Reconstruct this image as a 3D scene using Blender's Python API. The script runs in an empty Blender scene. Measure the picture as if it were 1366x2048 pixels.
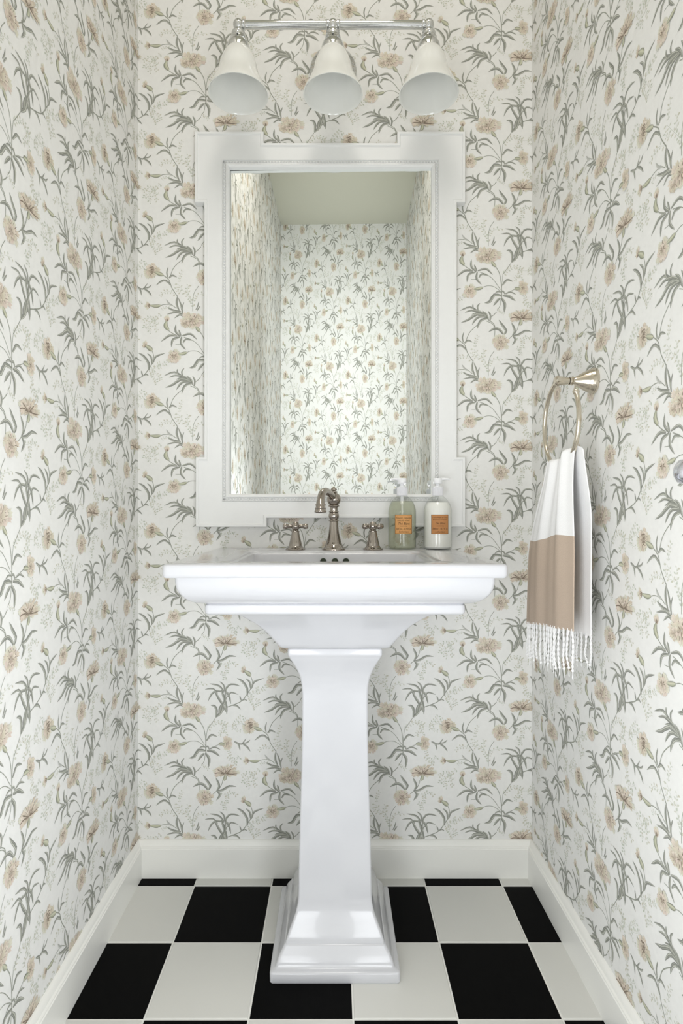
import bpy, bmesh, math, random
import numpy as np
from mathutils import Vector, Matrix

C = bpy.context.scene.collection
SC = bpy.context.scene
PI = math.pi

# ------------------------------------------------------------------ camera
CAM_D, CAM_Z, FPX = 1.584, 0.979, 1166.0
cam_data = bpy.data.cameras.new('camera')
cam = bpy.data.objects.new('camera', cam_data)
C.objects.link(cam)
cam.location = (0, -CAM_D, CAM_Z)
cam.rotation_euler = (PI / 2, 0, 0)
cam_data.sensor_width = 36
cam_data.sensor_fit = 'AUTO'
cam_data.lens = FPX / 2048 * 36
cam_data.shift_x = 13 / 2048
cam_data.shift_y = 6 / 2048
cam_data.clip_start = 0.02
SC.camera = cam

# ------------------------------------------------------------------ world, lamps, exposure
w = bpy.data.worlds.new('world')
w.use_nodes = True
w.node_tree.nodes['Background'].inputs['Color'].default_value = (0.8, 0.88, 1, 1)
w.node_tree.nodes['Background'].inputs['Strength'].default_value = 0.4
SC.world = w

def area(name, loc, rot, sx, sy, power, col, spread=PI):
    d = bpy.data.lights.new(name, 'AREA')
    d.shape = 'RECTANGLE'; d.size = sx; d.size_y = sy
    d.energy = power; d.color = col; d.spread = spread
    o = bpy.data.objects.new(name, d)
    o.location = loc; o.rotation_euler = rot
    C.objects.link(o)
    return o

# soft daylight coming up the narrow room from behind the photographer, aimed ahead
area('daylight_lamp', (0.0, -1.70, 0.57), (PI / 2, 0, 0), 0.9, 1.0, 0.8, (0.93, 0.96, 1.0))
area('side_fill_left', (-0.33, -1.62, 0.60), (PI / 2 + 0.17, 0, math.radians(-52)), 0.36, 0.94, 4.9, (0.94, 0.965, 1.0), 2.1)  # added fill, crossed with the next one, to brighten the side walls
area('side_fill_right', (0.33, -1.62, 0.60), (PI / 2 + 0.17, 0, math.radians(52)), 0.36, 0.94, 5.3, (0.94, 0.965, 1.0), 2.1)
# added fill with no real source, brightens the rear wall seen in the mirror
area('rear_fill_lamp', (0.0, -2.00, 1.95), (-PI / 2, 0, 0), 0.45, 2.3, 6.6, (0.94, 0.97, 1.0), 2.0)
# added warm fill high up for the upper walls; stands for no fixture
area('upper_fill_lamp', (0.0, -1.35, 3.38), (0, 0, 0), 0.5, 0.9, 10, (1.0, 0.94, 0.88))

SC.view_settings.view_transform = 'Standard'
SC.view_settings.look = 'None'
SC.view_settings.exposure = 0.40
SC.view_settings.gamma = 1.0
SC.view_settings.use_curve_mapping = False

# ------------------------------------------------------------------ helpers
def lin(v):
    v = v / 255.0
    return v / 12.92 if v <= 0.04045 else ((v + 0.055) / 1.055) ** 2.4

def rgb(r, g, b, k=1.0):
    return (min(lin(r) * k, 0.95), min(lin(g) * k, 0.95), min(lin(b) * k, 0.95), 1.0)

def mat(name, col, rough=0.5, metal=0.0, coat=0.0, noise=None, bump=0.0, bscale=200, spec=0.5, trans=0.0, ior=1.45, crough=0.04):
    m = bpy.data.materials.new(name)
    m.use_nodes = True
    nt = m.node_tree
    b = nt.nodes['Principled BSDF']
    b.inputs['Base Color'].default_value = col
    b.inputs['Roughness'].default_value = rough
    b.inputs['Metallic'].default_value = metal
    b.inputs['Coat Weight'].default_value = coat
    b.inputs['Coat Roughness'].default_value = crough
    b.inputs['Specular IOR Level'].default_value = spec
    b.inputs['Transmission Weight'].default_value = trans
    b.inputs['IOR'].default_value = ior
    if noise or bump:
        tc = nt.nodes.new('ShaderNodeTexCoord')
        nz = nt.nodes.new('ShaderNodeTexNoise')
        nz.inputs['Scale'].default_value = noise[0] if noise else bscale
        nz.inputs['Detail'].default_value = 4
        nt.links.new(tc.outputs['Object'], nz.inputs['Vector'])
        if noise:
            mx = nt.nodes.new('ShaderNodeMix'); mx.data_type = 'RGBA'
            k = noise[1]
            mx.inputs[6].default_value = (col[0] * (1 - k), col[1] * (1 - k), col[2] * (1 - k), 1)
            mx.inputs[7].default_value = (min(col[0] * (1 + k), 1), min(col[1] * (1 + k), 1), min(col[2] * (1 + k), 1), 1)
            nt.links.new(nz.outputs['Fac'], mx.inputs[0])
            nt.links.new(mx.outputs[2], b.inputs['Base Color'])
        if bump:
            n2 = nt.nodes.new('ShaderNodeTexNoise')
            n2.inputs['Scale'].default_value = bscale
            n2.inputs['Detail'].default_value = 3
            nt.links.new(tc.outputs['Object'], n2.inputs['Vector'])
            bp = nt.nodes.new('ShaderNodeBump')
            bp.inputs['Strength'].default_value = bump
            bp.inputs['Distance'].default_value = 0.001
            nt.links.new(n2.outputs['Fac'], bp.inputs['Height'])
            nt.links.new(bp.outputs['Normal'], b.inputs['Normal'])
    return m

def link_mesh(name, me, m, parent=None, smooth=False, angle=None):
    o = bpy.data.objects.new(name, me)
    C.objects.link(o)
    if m:
        for mm in (m if isinstance(m, (list, tuple)) else [m]):
            me.materials.append(mm)
    if smooth:
        me.polygons.foreach_set('use_smooth', [True] * len(me.polygons))
        if angle:
            try:
                me.set_sharp_from_angle(angle=math.radians(angle))
            except Exception:
                pass
    if parent:
        o.parent = parent
    return o

def obj(name, bm, m, parent=None, smooth=False, angle=None, fix=True):
    if fix:
        bmesh.ops.recalc_face_normals(bm, faces=bm.faces)
    me = bpy.data.meshes.new(name)
    bm.to_mesh(me); bm.free()
    return link_mesh(name, me, m, parent, smooth, angle)

def thing(name, label, cat, loc=(0, 0, 0), group=None, rotz=0):
    o = bpy.data.objects.new(name, None)
    o.empty_display_size = 0.05
    C.objects.link(o)
    o.location = loc; o.rotation_euler = (0, 0, rotz)
    o['label'] = label; o['category'] = cat
    if group: o['group'] = group
    return o

def box(bm, x0, x1, y0, y1, z0, z1, bev=0.0):
    r = bmesh.ops.create_cube(bm, size=1)
    vs = r['verts']
    for v in vs:
        v.co = Vector(((x0 + x1) / 2 + v.co.x * (x1 - x0), (y0 + y1) / 2 + v.co.y * (y1 - y0), (z0 + z1) / 2 + v.co.z * (z1 - z0)))
    if bev:
        es = set()
        for v in vs:
            for e in v.link_edges: es.add(e)
        bmesh.ops.bevel(bm, geom=list(es), offset=bev, segments=2, profile=0.5, affect='EDGES')

def lathe(bm, prof, seg=40, M=None):
    """prof: list of (r, z) turned about the z axis; M places it."""
    M = M or Matrix.Identity(4)
    rings = []
    for r, z in prof:
        if r < 1e-6:
            rings.append([bm.verts.new(M @ Vector((0, 0, z)))])
        else:
            rings.append([bm.verts.new(M @ Vector((r * math.cos(2 * PI * i / seg), r * math.sin(2 * PI * i / seg), z))) for i in range(seg)])
    for a, b in zip(rings[:-1], rings[1:]):
        if len(a) == 1 and len(b) == 1: continue
        for i in range(seg):
            j = (i + 1) % seg
            if len(a) == 1: bm.faces.new((a[0], b[i], b[j]))
            elif len(b) == 1: bm.faces.new((a[i], a[j], b[0]))
            else: bm.faces.new((a[i], a[j], b[j], b[i]))

def catmull(P, n):
    P = [Vector(p) for p in P]
    if len(P) == 2:
        return [P[0].lerp(P[1], i / n) for i in range(n + 1)]
    out = []
    m = len(P) - 1
    for i in range(n + 1):
        t = i / n * m
        k = min(int(t), m - 1); f = t - k
        p0 = P[k - 1] if k > 0 else P[0] * 2 - P[1]
        p1, p2 = P[k], P[k + 1]
        p3 = P[k + 2] if k + 2 <= m else P[m] * 2 - P[m - 1]
        out.append(0.5 * ((2 * p1) + (p2 - p0) * f + (2 * p0 - 5 * p1 + 4 * p2 - p3) * f * f + (3 * p1 - p0 - 3 * p2 + p3) * f ** 3))
    return out

def tube(bm, P, R, seg=12, n=None, cap=True):
    """tube through points P with radius R (number, or one per point)."""
    n = n or max(4, 5 * (len(P) - 1))
    pts = catmull(P, n)
    m = len(P) - 1
    rad = []
    for i in range(n + 1):
        if isinstance(R, (int, float)): rad.append(R)
        else:
            t = i / n * m; k = min(int(t), m - 1); f = t - k
            rad.append(R[k] * (1 - f) + R[k + 1] * f)
    prev = None; rings = []
    for i, p in enumerate(pts):
        t = (pts[min(i + 1, n)] - pts[max(i - 1, 0)]).normalized()
        if prev is None:
            a = Vector((0, 0, 1)) if abs(t.z) < 0.9 else Vector((1, 0, 0))
            nrm = t.cross(a).normalized()
        else:
            nrm = (prev - t * prev.dot(t)).normalized()
        prev = nrm
        bn = t.cross(nrm)
        rings.append([bm.verts.new(p + (nrm * math.cos(2 * PI * k / seg) + bn * math.sin(2 * PI * k / seg)) * rad[i]) for k in range(seg)])
    for a, b in zip(rings[:-1], rings[1:]):
        for k in range(seg):
            j = (k + 1) % seg
            bm.faces.new((a[k], a[j], b[j], b[k]))
    if cap:
        bm.faces.new(rings[0]); bm.faces.new(rings[-1])

def rrect(hx, y0, y1, r, seg=4):
    """rounded rectangle outline, x in +-hx, y in [y0, y1]; counter-clockwise"""
    r = min(r, hx * 0.99, (y1 - y0) / 2 * 0.99)
    pts = []
    for cx, cy, a0 in ((hx - r, y0 + r, -90), (hx - r, y1 - r, 0), (-hx + r, y1 - r, 90), (-hx + r, y0 + r, 180)):
        for i in range(seg + 1):
            a = math.radians(a0 + 90 * i / seg)
            pts.append((cx + r * math.cos(a), cy + r * math.sin(a)))
    return pts

def loft(bm, secs, close_first=True, close_last=True):
    rings = [[bm.verts.new(p) for p in s] for s in secs]
    n = len(rings[0])
    for a, b in zip(rings[:-1], rings[1:]):
        for i in range(n):
            j = (i + 1) % n
            bm.faces.new((a[i], a[j], b[j], b[i]))
    if close_first: bm.faces.new(rings[0])
    if close_last: bm.faces.new(rings[-1])
    return rings

# ------------------------------------------------------------------ materials
M_trim = mat('trim_paint', rgb(242, 242, 237), 0.35, noise=(6, 0.015), bump=0.08, bscale=60)
M_frame = mat('frame_paint', rgb(238, 239, 238), 0.42, noise=(30, 0.02), bump=0.15, bscale=120)
M_ceil = mat('ceiling_paint', rgb(222, 222, 208), 0.8, noise=(4, 0.02))
M_porc = mat('porcelain', rgb(205, 206, 210), 0.25, coat=0.6, noise=(3, 0.006), crough=0.07)
M_chrome = mat('chrome', (0.72, 0.73, 0.73, 1), 0.06, 1.0, noise=(40, 0.03))
M_nick = mat('polished_nickel', (0.40, 0.36, 0.32, 1), 0.11, 1.0, noise=(60, 0.06))
M_nick2 = mat('brushed_nickel', (0.66, 0.60, 0.50, 1), 0.19, 1.0, noise=(60, 0.05))
M_shade = mat('opal_glass', rgb(240, 241, 237), 0.12, coat=0.5, noise=(8, 0.01))
M_mirror = mat('mirror_silver', (0.93, 0.955, 0.94, 1), 0.0, 1.0)
M_grout = mat('grout', rgb(243, 243, 238), 0.85, noise=(40, 0.05))
M_tw = mat('white_tile', rgb(218, 218, 213), 0.3, noise=(5, 0.03), bump=0.05, bscale=40)
M_tb = mat('black_tile', rgb(8, 8, 8), 0.55, noise=(50, 0.25), spec=0.06)
M_hole = mat('overflow_dark', rgb(70, 78, 62), 0.4, 0.6)
M_hook = mat('hook_chrome', (0.8, 0.82, 0.9, 1), 0.12, 1.0)

M_wall = bpy.data.materials.new('wallpaper')
M_wall.use_nodes = True
nt = M_wall.node_tree; b = nt.nodes['Principled BSDF']
b.inputs['Roughness'].default_value = 0.62
b.inputs['Specular IOR Level'].default_value = 0.35
at = nt.nodes.new('ShaderNodeAttribute'); at.attribute_name = 'print'
tc = nt.nodes.new('ShaderNodeTexCoord')
nz = nt.nodes.new('ShaderNodeTexNoise'); nz.inputs['Scale'].default_value = 90; nz.inputs['Detail'].default_value = 5
nt.links.new(tc.outputs['Object'], nz.inputs['Vector'])
rmp = nt.nodes.new('ShaderNodeMapRange')
rmp.inputs['To Min'].default_value = 0.95; rmp.inputs['To Max'].default_value = 1.05
nt.links.new(nz.outputs['Fac'], rmp.inputs['Value'])
mul = nt.nodes.new('ShaderNodeVectorMath'); mul.operation = 'SCALE'
nt.links.new(at.outputs['Color'], mul.inputs[0]); nt.links.new(rmp.outputs[0], mul.inputs['Scale'])
nt.links.new(mul.outputs[0], b.inputs['Base Color'])

# ------------------------------------------------------------------ wallpaper motif (one repeat)
# drawn in print units: x to the right, y downwards; one repeat is 1346 x 1776 with a half drop
UNIT = 1 / 6.83 / 736
RX, RY = 0.26775, 0.35326
rnd = random.Random(7)
PV, PC, PF, PO = [], [], [], []         # vertices, colours, triangles, layer order
KP = 1.30
def pc(r, g, b): return rgb(r, g, b, KP)
BASE = rgb(237, 237, 234)
L_DARK, L_MID, L_VEIN, L_LIGHT, L_EDGE = pc(90, 92, 87), pc(144, 146, 138), pc(112, 114, 107), pc(184, 185, 175), pc(103, 105, 99)
layer = [0]
def add_strip(rows, cols):
    """rows: list of lists of (x,y); cols: colours across"""
    layer[0] += 1
    b0 = len(PV); k = len(cols)
    for r in rows:
        for p, c in zip(r, cols):
            PV.append(p); PC.append(c); PO.append(layer[0])
    for i in range(len(rows) - 1):
        for j in range(k - 1):
            a = b0 + i * k + j
            PF.append((a, a + 1, a + k + 1)); PF.append((a, a + k + 1, a + k))

def spine(P, n):
    pts = catmull([(x, y, 0) for x, y in P], n)
    out = []
    for i, p in enumerate(pts):
        t = pts[min(i + 1, n)] - pts[max(i - 1, 0)]
        t.normalize()
        out.append((p.x, p.y, -t.y, t.x))
    return out

def leaf(P, wd, pale=0, dy=0):
    P = [(x, y + dy) for x, y in P]
    n = 6 if wd > 17 else 5
    flip = 1 if rnd.random() < 0.5 else -1
    rows = []
    for i, (x, y, nx, ny) in enumerate(spine(P, n)):
        t = i / n
        h = wd * 0.70 * ((t + 0.06) ** 0.55) * ((1 - t) ** 0.62) * 1.25 + 1.6
        rows.append([(x + nx * h * o * flip, y + ny * h * o * flip) for o in (-1, -0.45, 0.0, 0.45, 1)])
    cols = [L_DARK, L_MID, L_VEIN, L_LIGHT, L_EDGE]
    if pale:
        cols = [tuple(c[k] * (1 - pale) + BASE[k] * pale for k in range(4)) for c in cols]
    add_strip(rows, cols)

def stem(P, wd=7, dy=0, pale=0.0, n=None):
    P = [(x, y + dy) for x, y in P]
    n = n or 3 * (len(P) - 1) + 1
    rows = []
    for x, y, nx, ny in spine(P, n):
        h = wd * 0.5
        rows.append([(x - nx * h, y - ny * h), (x, y), (x + nx * h, y + ny * h)])
    cols = [pc(112, 115, 106), pc(150, 153, 142), pc(128, 130, 120)]
    if pale:
        cols = [tuple(c[k] * (1 - pale) + BASE[k] * pale for k in range(4)) for c in cols]
    add_strip(rows, cols)

def stroke(P, wd, col):
    rows = []
    n = 3
    for i, (x, y, nx, ny) in enumerate(spine(P, n)):
        h = wd * 0.5 * (0.35 + math.sin(PI * min(1, (i + 0.6) / (n + 0.8))))
        rows.append([(x - nx * h, y - ny * h), (x + nx * h, y + ny * h)])
    add_strip(rows, [col, col])

PT = [pc(201, 191, 176), pc(190, 180, 164), pc(207, 198, 186), pc(196, 190, 172), pc(200, 187, 177)]
P_IN = [pc(150, 138, 124), pc(166, 153, 138), pc(158, 144, 130)]
P_LN = pc(118, 106, 93)
P_PALE = pc(200, 199, 184)
def petal(cx, cy, a, ln, wd, col_out, col_in):
    """wedge-shaped petal with a fringed end"""
    layer[0] += 1
    ca, sa = math.cos(a), math.sin(a)
    def q(r, s): return (cx + ca * r - sa * s, cy + sa * r + ca * s)
    pts = [q(ln * 0.05, 0), q(ln * 0.55, -wd * 0.42), q(ln * 0.93, -wd * 0.52), q(ln * 0.86, -wd * 0.2), q(ln * 1.0, 0), q(ln * 0.88, wd * 0.22), q(ln * 0.95, wd * 0.5), q(ln * 0.55, wd * 0.42)]
    cl = [col_in, P_LN if rnd.random() < 0.4 else col_in, col_out, col_out, col_out, col_out, col_out, col_out]
    b0 = len(PV)
    for p, c in zip(pts, cl):
        PV.append(p); PC.append(c); PO.append(layer[0])
    for i in range(1, 7):
        PF.append((b0, b0 + i, b0 + i + 1))

def bloom(cx, cy, rx, ry, a0=0, a1=360, n=13, dy=0, inner=True, dark=0.0):
    cy += dy
    for ring, (f, k) in enumerate(((1.0, n), (0.74, int(n * 0.8)), (0.46, int(n * 0.5)))):
        if ring == 2 and not inner: continue
        for i in range(k):
            a = math.radians(a0 + (a1 - a0) * (i + 0.5 + rnd.uniform(-0.2, 0.2)) / k)
            ex, ey = rx * math.cos(a), ry * math.sin(a)
            ln = math.hypot(ex, ey) * f * rnd.uniform(0.74, 1.20)
            aa = math.atan2(ey, ex)
            wd = ln * math.radians(abs(a1 - a0)) / k * (1.12 if ring else 0.98)
            co = rnd.choice(PT) if (ring or rnd.random() < 0.5) else P_PALE
            petal(cx, cy, aa, ln, max(wd, 14), co, rnd.choice(P_IN))
        for i in range(k):
            if rnd.random() < 0.8:
                a = math.radians(a0 + (a1 - a0) * (i + rnd.uniform(-0.3, 0.3)) / k)
                ex, ey = rx * math.cos(a) * f, ry * math.sin(a) * f
                s = rnd.uniform(0.12, 0.3); e = rnd.uniform(0.6, 0.92)
                stroke([(cx + ex * s, cy + ey * s), (cx + ex * (s + e) / 2 + rnd.uniform(-4, 4), cy + ey * (s + e) / 2 + rnd.uniform(-4, 4)), (cx + ex * e, cy + ey * e)], rnd.uniform(4.5, 7.5), P_LN if rnd.random() < 0.7 else P_IN[0])

def calyx(P, wd, dy=0):
    P = [(x, y + dy) for x, y in P]
    n = 5
    rows = []
    for i, (x, y, nx, ny) in enumerate(spine(P, n)):
        t = i / n
        h = wd * 0.5 * (0.3 + 0.75 * math.sin(PI * min(t * 0.9 + 0.08, 1)))
        rows.append([(x + nx * h * o, y + ny * h * o) for o in (-1, -0.4, 0.3, 1)])
    add_strip(rows, [pc(110, 113, 100), pc(158, 160, 140), pc(188, 188, 168), pc(122, 124, 110)])

F_C = [pc(176, 180, 168), pc(186, 187, 175), pc(182, 180, 166)]
def sprig(P, n=8, ln=30, dy=0, both=True):
    P = [(x, y + dy) for x, y in P]
    sp = spine(P, n)
    rows = [[(x - nx * 1.5, y - ny * 1.5), (x + nx * 1.5, y + ny * 1.5)] for x, y, nx, ny in sp]
    add_strip(rows, [F_C[0], F_C[0]])
    layer[0] += 1
    for i, (x, y, nx, ny) in enumerate(sp):
        tx, ty = ny, -nx
        for s in ((-1, 1) if both else (1,)):
            if rnd.random() < 0.1: continue
            a = rnd.uniform(0.5, 0.9)
            dx, dyy = nx * s * a + tx * (1 - a) * 1.3, ny * s * a + ty * (1 - a) * 1.3
            L = ln * rnd.uniform(0.85, 1.35); W = L * 0.29
            sx, sy = x + dx * 6, y + dyy * 6
            b0 = len(PV); c = rnd.choice(F_C)
            for p in ((sx, sy), (sx + dx * L * 0.5 - dyy * W, sy + dyy * L * 0.5 + dx * W), (sx + dx * L, sy + dyy * L), (sx + dx * L * 0.5 + dyy * W, sy + dyy * L * 0.5 - dx * W)):
                PV.append(p); PC.append(c); PO.append(layer[0])
            PF.append((b0, b0 + 1, b0 + 2)); PF.append((b0, b0 + 2, b0 + 3))

B = 888
# pale fern sprigs, lowest layer
for P, n, ln, dy in (
    ([(730, 640), (690, 540), (610, 440), (520, 330)], 8, 42, 0), ([(700, 560), (650, 420), (660, 350)], 5, 36, 0), ([(540, 300), (545, 230), (575, 165)], 4, 30, 0),
    ([(485, 475), (400, 430), (330, 440), (285, 480)], 5, 36, 0), ([(725, 560), (770, 490), (900, 455)], 5, 34, 0), ([(590, 450), (530, 440), (500, 390)], 3, 30, 0),
    ([(280, 740), (200, 800), (120, 790), (60, 830)], 6, 38, 0), ([(250, 880), (180, 830), (100, 880), (60, 930)], 6, 36, 0), ([(200, 800), (190, 880), (230, 960)], 5, 34, 0), ([(130, 870), (120, 930), (150, 990)], 4, 32, 0), ([(300, 680), (330, 650), (380, 655)], 3, 26, 0),
    ([(930, 190), (1000, 130), (1090, 90), (1180, 130)], 7, 38, B), ([(1100, 110), (1150, 180), (1170, 260)], 5, 36, B), ([(1120, 140), (1240, 150), (1366, 120), (1440, 60)], 8, 38, B), ([(1180, 140), (1110, 220), (1090, 270)], 4, 30, B), ([(1280, 150), (1310, 90), (1380, 20)], 5, 34, B), ([(1250, 160), (1290, 200), (1360, 215)], 4, 32, B),
    ([(120, 620), (210, 590), (300, 560), (370, 505)], 7, 40, B), ([(180, 620), (240, 540), (280, 520)], 4, 34, B), ([(150, 640), (200, 720), (230, 800)], 6, 38, B), ([(190, 650), (260, 690), (280, 740)], 4, 32, B),
    ([(1110, 210), (1190, 190), (1250, 160), (1310, 200)], 6, 34, 0), ([(1190, 210), (1180, 300), (1160, 400)], 6, 38, 0), ([(1150, 330), (1120, 320)], 2, 30, 0),
    ([(1200, 560), (1250, 620), (1330, 600), (1370, 560)], 6, 36, B), ([(1250, 600), (1230, 540), (1215, 500)], 3, 32, B), ([(1310, 620), (1300, 680)], 3, 30, B),
    ([(840, 690), (880, 700), (930, 735)], 4, 28, B)):
    sprig(P, n, ln, dy)
# stems
for P, wd, dy in (
    ([(315, 205), (390, 265), (415, 320), (440, 390), (510, 495)], 9, 0), ([(415, 245), (425, 190), (460, 110), (520, 45), (590, -15)], 8, 0),
    ([(500, 662), (430, 615), (340, 608), (280, 622)], 7, 0), ([(690, -56), (780, -10), (808, 60), (806, 160)], 7, 0),
    ([(800, 355), (745, 440), (722, 540), (720, 700)], 6, 0), ([(1045, 150), (1000, 192)], 8, 0), ([(1085, 120), (1118, 55), (1132, 0)], 7, 0),
    ([(820, 90), (870, 180), (893, 300), (900, 430)], 8, B), ([(922, 185), (908, 290), (902, 400)], 5, B), ([(1042, 25), (990, 100), (925, 190)], 6, B),
    ([(1048, 912), (1120, 840), (1180, 785), (1270, 752), (1392, 694), (1472, 590), (1520, 518)], 10, 0),
    ([(1536, 510), (1534, 420), (1511, 350)], 7, 0), ([(385, 70), (430, 105), (510, 148)], 8, B),
    ([(600, 165), (700, 200), (790, 270), (885, 405)], 6, B), ([(640, 376), (700, 355), (790, 362), (882, 425)], 6, B),
    ([(945, 462), (1010, 432), (1085, 400)], 6, B), ([(890, 530), (880, 620), (840, 690)], 6, B), ([(832, 708), (800, 745), (755, 780)], 8, B),
    ([(740, 832), (790, 868), (812, 918)], 8, B), ([(485, 265), (550, 266)], 5, B), ([(898, 400), (900, 520)], 14, B)):
    stem(P, wd + 1, dy)
# leaves
for P, wd, dy in (
    ([(378, 240), (366, 170), (386, 95)], 19, 0), ([(395, 250), (440, 212), (505, 236)], 28, 0), ([(412, 335), (350, 280), (290, 292), (220, 347)], 30, 0), ([(412, 345), (395, 310), (360, 285)], 22, 0),
    ([(535, 690), (505, 620), (500, 555), (515, 485)], 30, 0), ([(585, 738), (560, 620), (522, 515)], 24, 0), ([(580, 720), (575, 650), (602, 578)], 20, 0), ([(560, 705), (460, 690), (372, 648)], 30, 0), ([(590, 738), (490, 715), (368, 742)], 26, 0), ([(600, 772), (540, 748), (472, 796)], 26, 0),
    ([(1288, 362), (1344, 398), (1368, 486)], 26, B), ([(1290, 362), (1385, 398), (1450, 318)], 20, B), ([(1392, 390), (1465, 375), (1504, 338)], 18, B), ([(1395, 390), (1464, 436), (1506, 496)], 26, B),
    ([(928, 132), (870, 62), (800, 50), (722, 96)], 40, 0), ([(936, 130), (962, 75), (905, -5), (864, -70)], 38, 0),
    ([(1045, 148), (1130, 135), (1220, 82), (1316, 90)], 34, 0), ([(1048, 145), (1082, 85), (1062, 20), (1036, -30)], 32, 0), ([(1058, 148), (1092, 205), (1044, 278)], 36, 0),
    ([(762, 682), (790, 630), (802, 568)], 17, 0), ([(778, 696), (800, 660), (822, 630)], 18, 0),
    # grass tuft
    ([(1150, 575), (1080, 490), (950, 460)], 27, 0), ([(1152, 560), (1142, 480), (1088, 430)], 22, 0), ([(1160, 575), (1210, 480), (1290, 468), (1366, 492)], 26, 0),
    ([(1150, 575), (1050, 556), (975, 605), (930, 702)], 30, 0), ([(1060, 592), (1000, 530), (888, 536)], 22, 0), ([(1030, 575), (1075, 660), (1120, 730), (1190, 870)], 36, 0),
    ([(1110, 545), (1150, 660), (1180, 780), (1185, 880)], 38, 0), ([(1158, 545), (1215, 620), (1242, 735)], 30, 0), ([(1195, 640), (1245, 578), (1345, 608)], 22, 0),
    ([(1180, 500), (1165, 620), (1150, 740)], 26, 0), ([(1040, 916), (1105, 850), (1130, 760), (1195, 620)], 46, 0), ([(1038, 916), (1048, 830), (1020, 765), (968, 758)], 38, 0), ([(1080, 880), (1090, 800), (1120, 730)], 30, 0),
    ([(1262, 756), (1320, 760), (1376, 812)], 26, 0), ([(1384, 694), (1372, 660), (1362, 625)], 18, 0), ([(1390, 694), (1430, 675), (1465, 695)], 18, 0),
    ([(1464, 620), (1462, 520), (1395, 425), (1325, 385)], 36, 0), ([(1512, 534), (1500, 440), (1445, 388)], 26, 0), ([(1520, 530), (1560, 435), (1690, 385)], 28, 0),
    # spray below bud
    ([(555, 158), (488, 90), (490, -10)], 32, B), ([(560, 155), (540, 100), (528, 66)], 24, B), ([(510, 150), (400, 145), (288, 228)], 34, B), ([(548, 165), (450, 200), (428, 304)], 34, B),
    ([(570, 160), (560, 255), (626, 338)], 32, B), ([(575, 148), (690, 122), (780, 202)], 30, B), ([(590, 245), (630, 195), (715, 212)], 26, B),
    # main hub
    ([(912, 348), (975, 272), (1056, 296)], 30, B), ([(955, 462), (1020, 436), (1098, 472)], 22, B), ([(895, 440), (850, 432), (808, 456)], 20, B), ([(890, 440), (925, 428), (948, 474)], 22, B),
    ([(905, 492), (800, 478), (740, 570), (668, 588)], 46, B), ([(915, 486), (1000, 496), (1092, 562)], 42, B), ([(880, 520), (838, 560), (788, 628)], 34, B), ([(895, 515), (945, 600), (935, 722)], 42, B),
    # fan spray
    ([(600, 712), (470, 645), (332, 692)], 26, B), ([(610, 718), (490, 688), (398, 718)], 24, B), ([(545, 700), (510, 650), (510, 600)], 22, B), ([(590, 706), (572, 640), (606, 588)], 22, B),
    ([(500, 690), (600, 705), (690, 765), (735, 840)], 30, B), ([(665, 745), (570, 722), (492, 746)], 22, B), ([(690, 770), (560, 745), (450, 815), (348, 856)], 38, B), ([(705, 780), (600, 775), (538, 820), (498, 888)], 32, B),
    ([(725, 795), (635, 815), (590, 870), (570, 940)], 36, B), ([(742, 835), (750, 760), (718, 696)], 26, B), ([(720, 800), (690, 740), (636, 695)], 28, B)):
    leaf(P, wd, 0, dy)
leaf([(445, 622), (400, 600), (358, 540)], 28, 0.35)
# buds
bloom(150, 622, 92, 62, 120, 240, 7, inner=False); calyx([(282, 622), (220, 632), (140, 622)], 44)
bloom(1440, 295, 74, 84, 165, 275, 7, inner=False); calyx([(1513, 352), (1480, 320), (1425, 282)], 60)
bloom(368, 850, 58, 92, -135, -35, 6, inner=False); calyx([(392, 958), (350, 900), (365, 835)], 58)
# flowers
bloom(155, 150, 108, 120, 0, 360, 13)
for k in range(9):
    a = rnd.uniform(0, 6.28); r = rnd.uniform(0.2, 0.75)
    x, y = 150 + 100 * r * math.cos(a), 150 + 110 * r * math.sin(a)
    stroke([(x - 22, y + 8), (x, y - 12), (x + 22, y + 6)], 7, P_LN)
calyx([(318, 208), (265, 190), (205, 165)], 52)
bloom(885, 240, 125, 125, 0, 360, 15)
bloom(720, 830, 175, 128, 0, 360, 17); bloom(640, 870, 90, 70, 60, 300, 8, inner=False)
calyx([(822, 92), (790, 60), (765, 20)], 44, B)
bloom(1165, 795, 185, 125, 180, 360, 13, dy=B); bloom(1165, 790, 150, 60, 0, 180, 8, dy=B, inner=False)
stroke([(1020, 800 + B), (1080, 785 + B), (1160, 798 + B)], 9, P_LN); stroke([(1160, 798 + B), (1240, 806 + B), (1330, 800 + B)], 9, P_LN)
stroke([(1060, 740 + B), (1100, 765 + B), (1150, 795 + B)], 8, P_LN); stroke([(1250, 735 + B), (1215, 765 + B), (1180, 795 + B)], 8, P_LN)
calyx([(1142, 892), (1162, 862), (1168, 812)], 46, B)
bloom(465, 425, 100, 95, 0, 360, 12, dy=B); calyx([(642, 376), (590, 392), (520, 402)], 42, B)
bloom(1195, 388, 72, 102, 0, 360, 11, dy=B); calyx([(1078, 398), (1115, 392), (1160, 400)], 44, B)

PV = np.array(PV, float); PC = np.array(PC, float); PF = np.array(PF, int); PO = np.array(PO, float)
MU = (280 + PV[:, 0] / 6.83 - 670) / 736
MZ = CAM_Z - (1300 + PV[:, 1] / 6.83 - 1030) / 736

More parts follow.
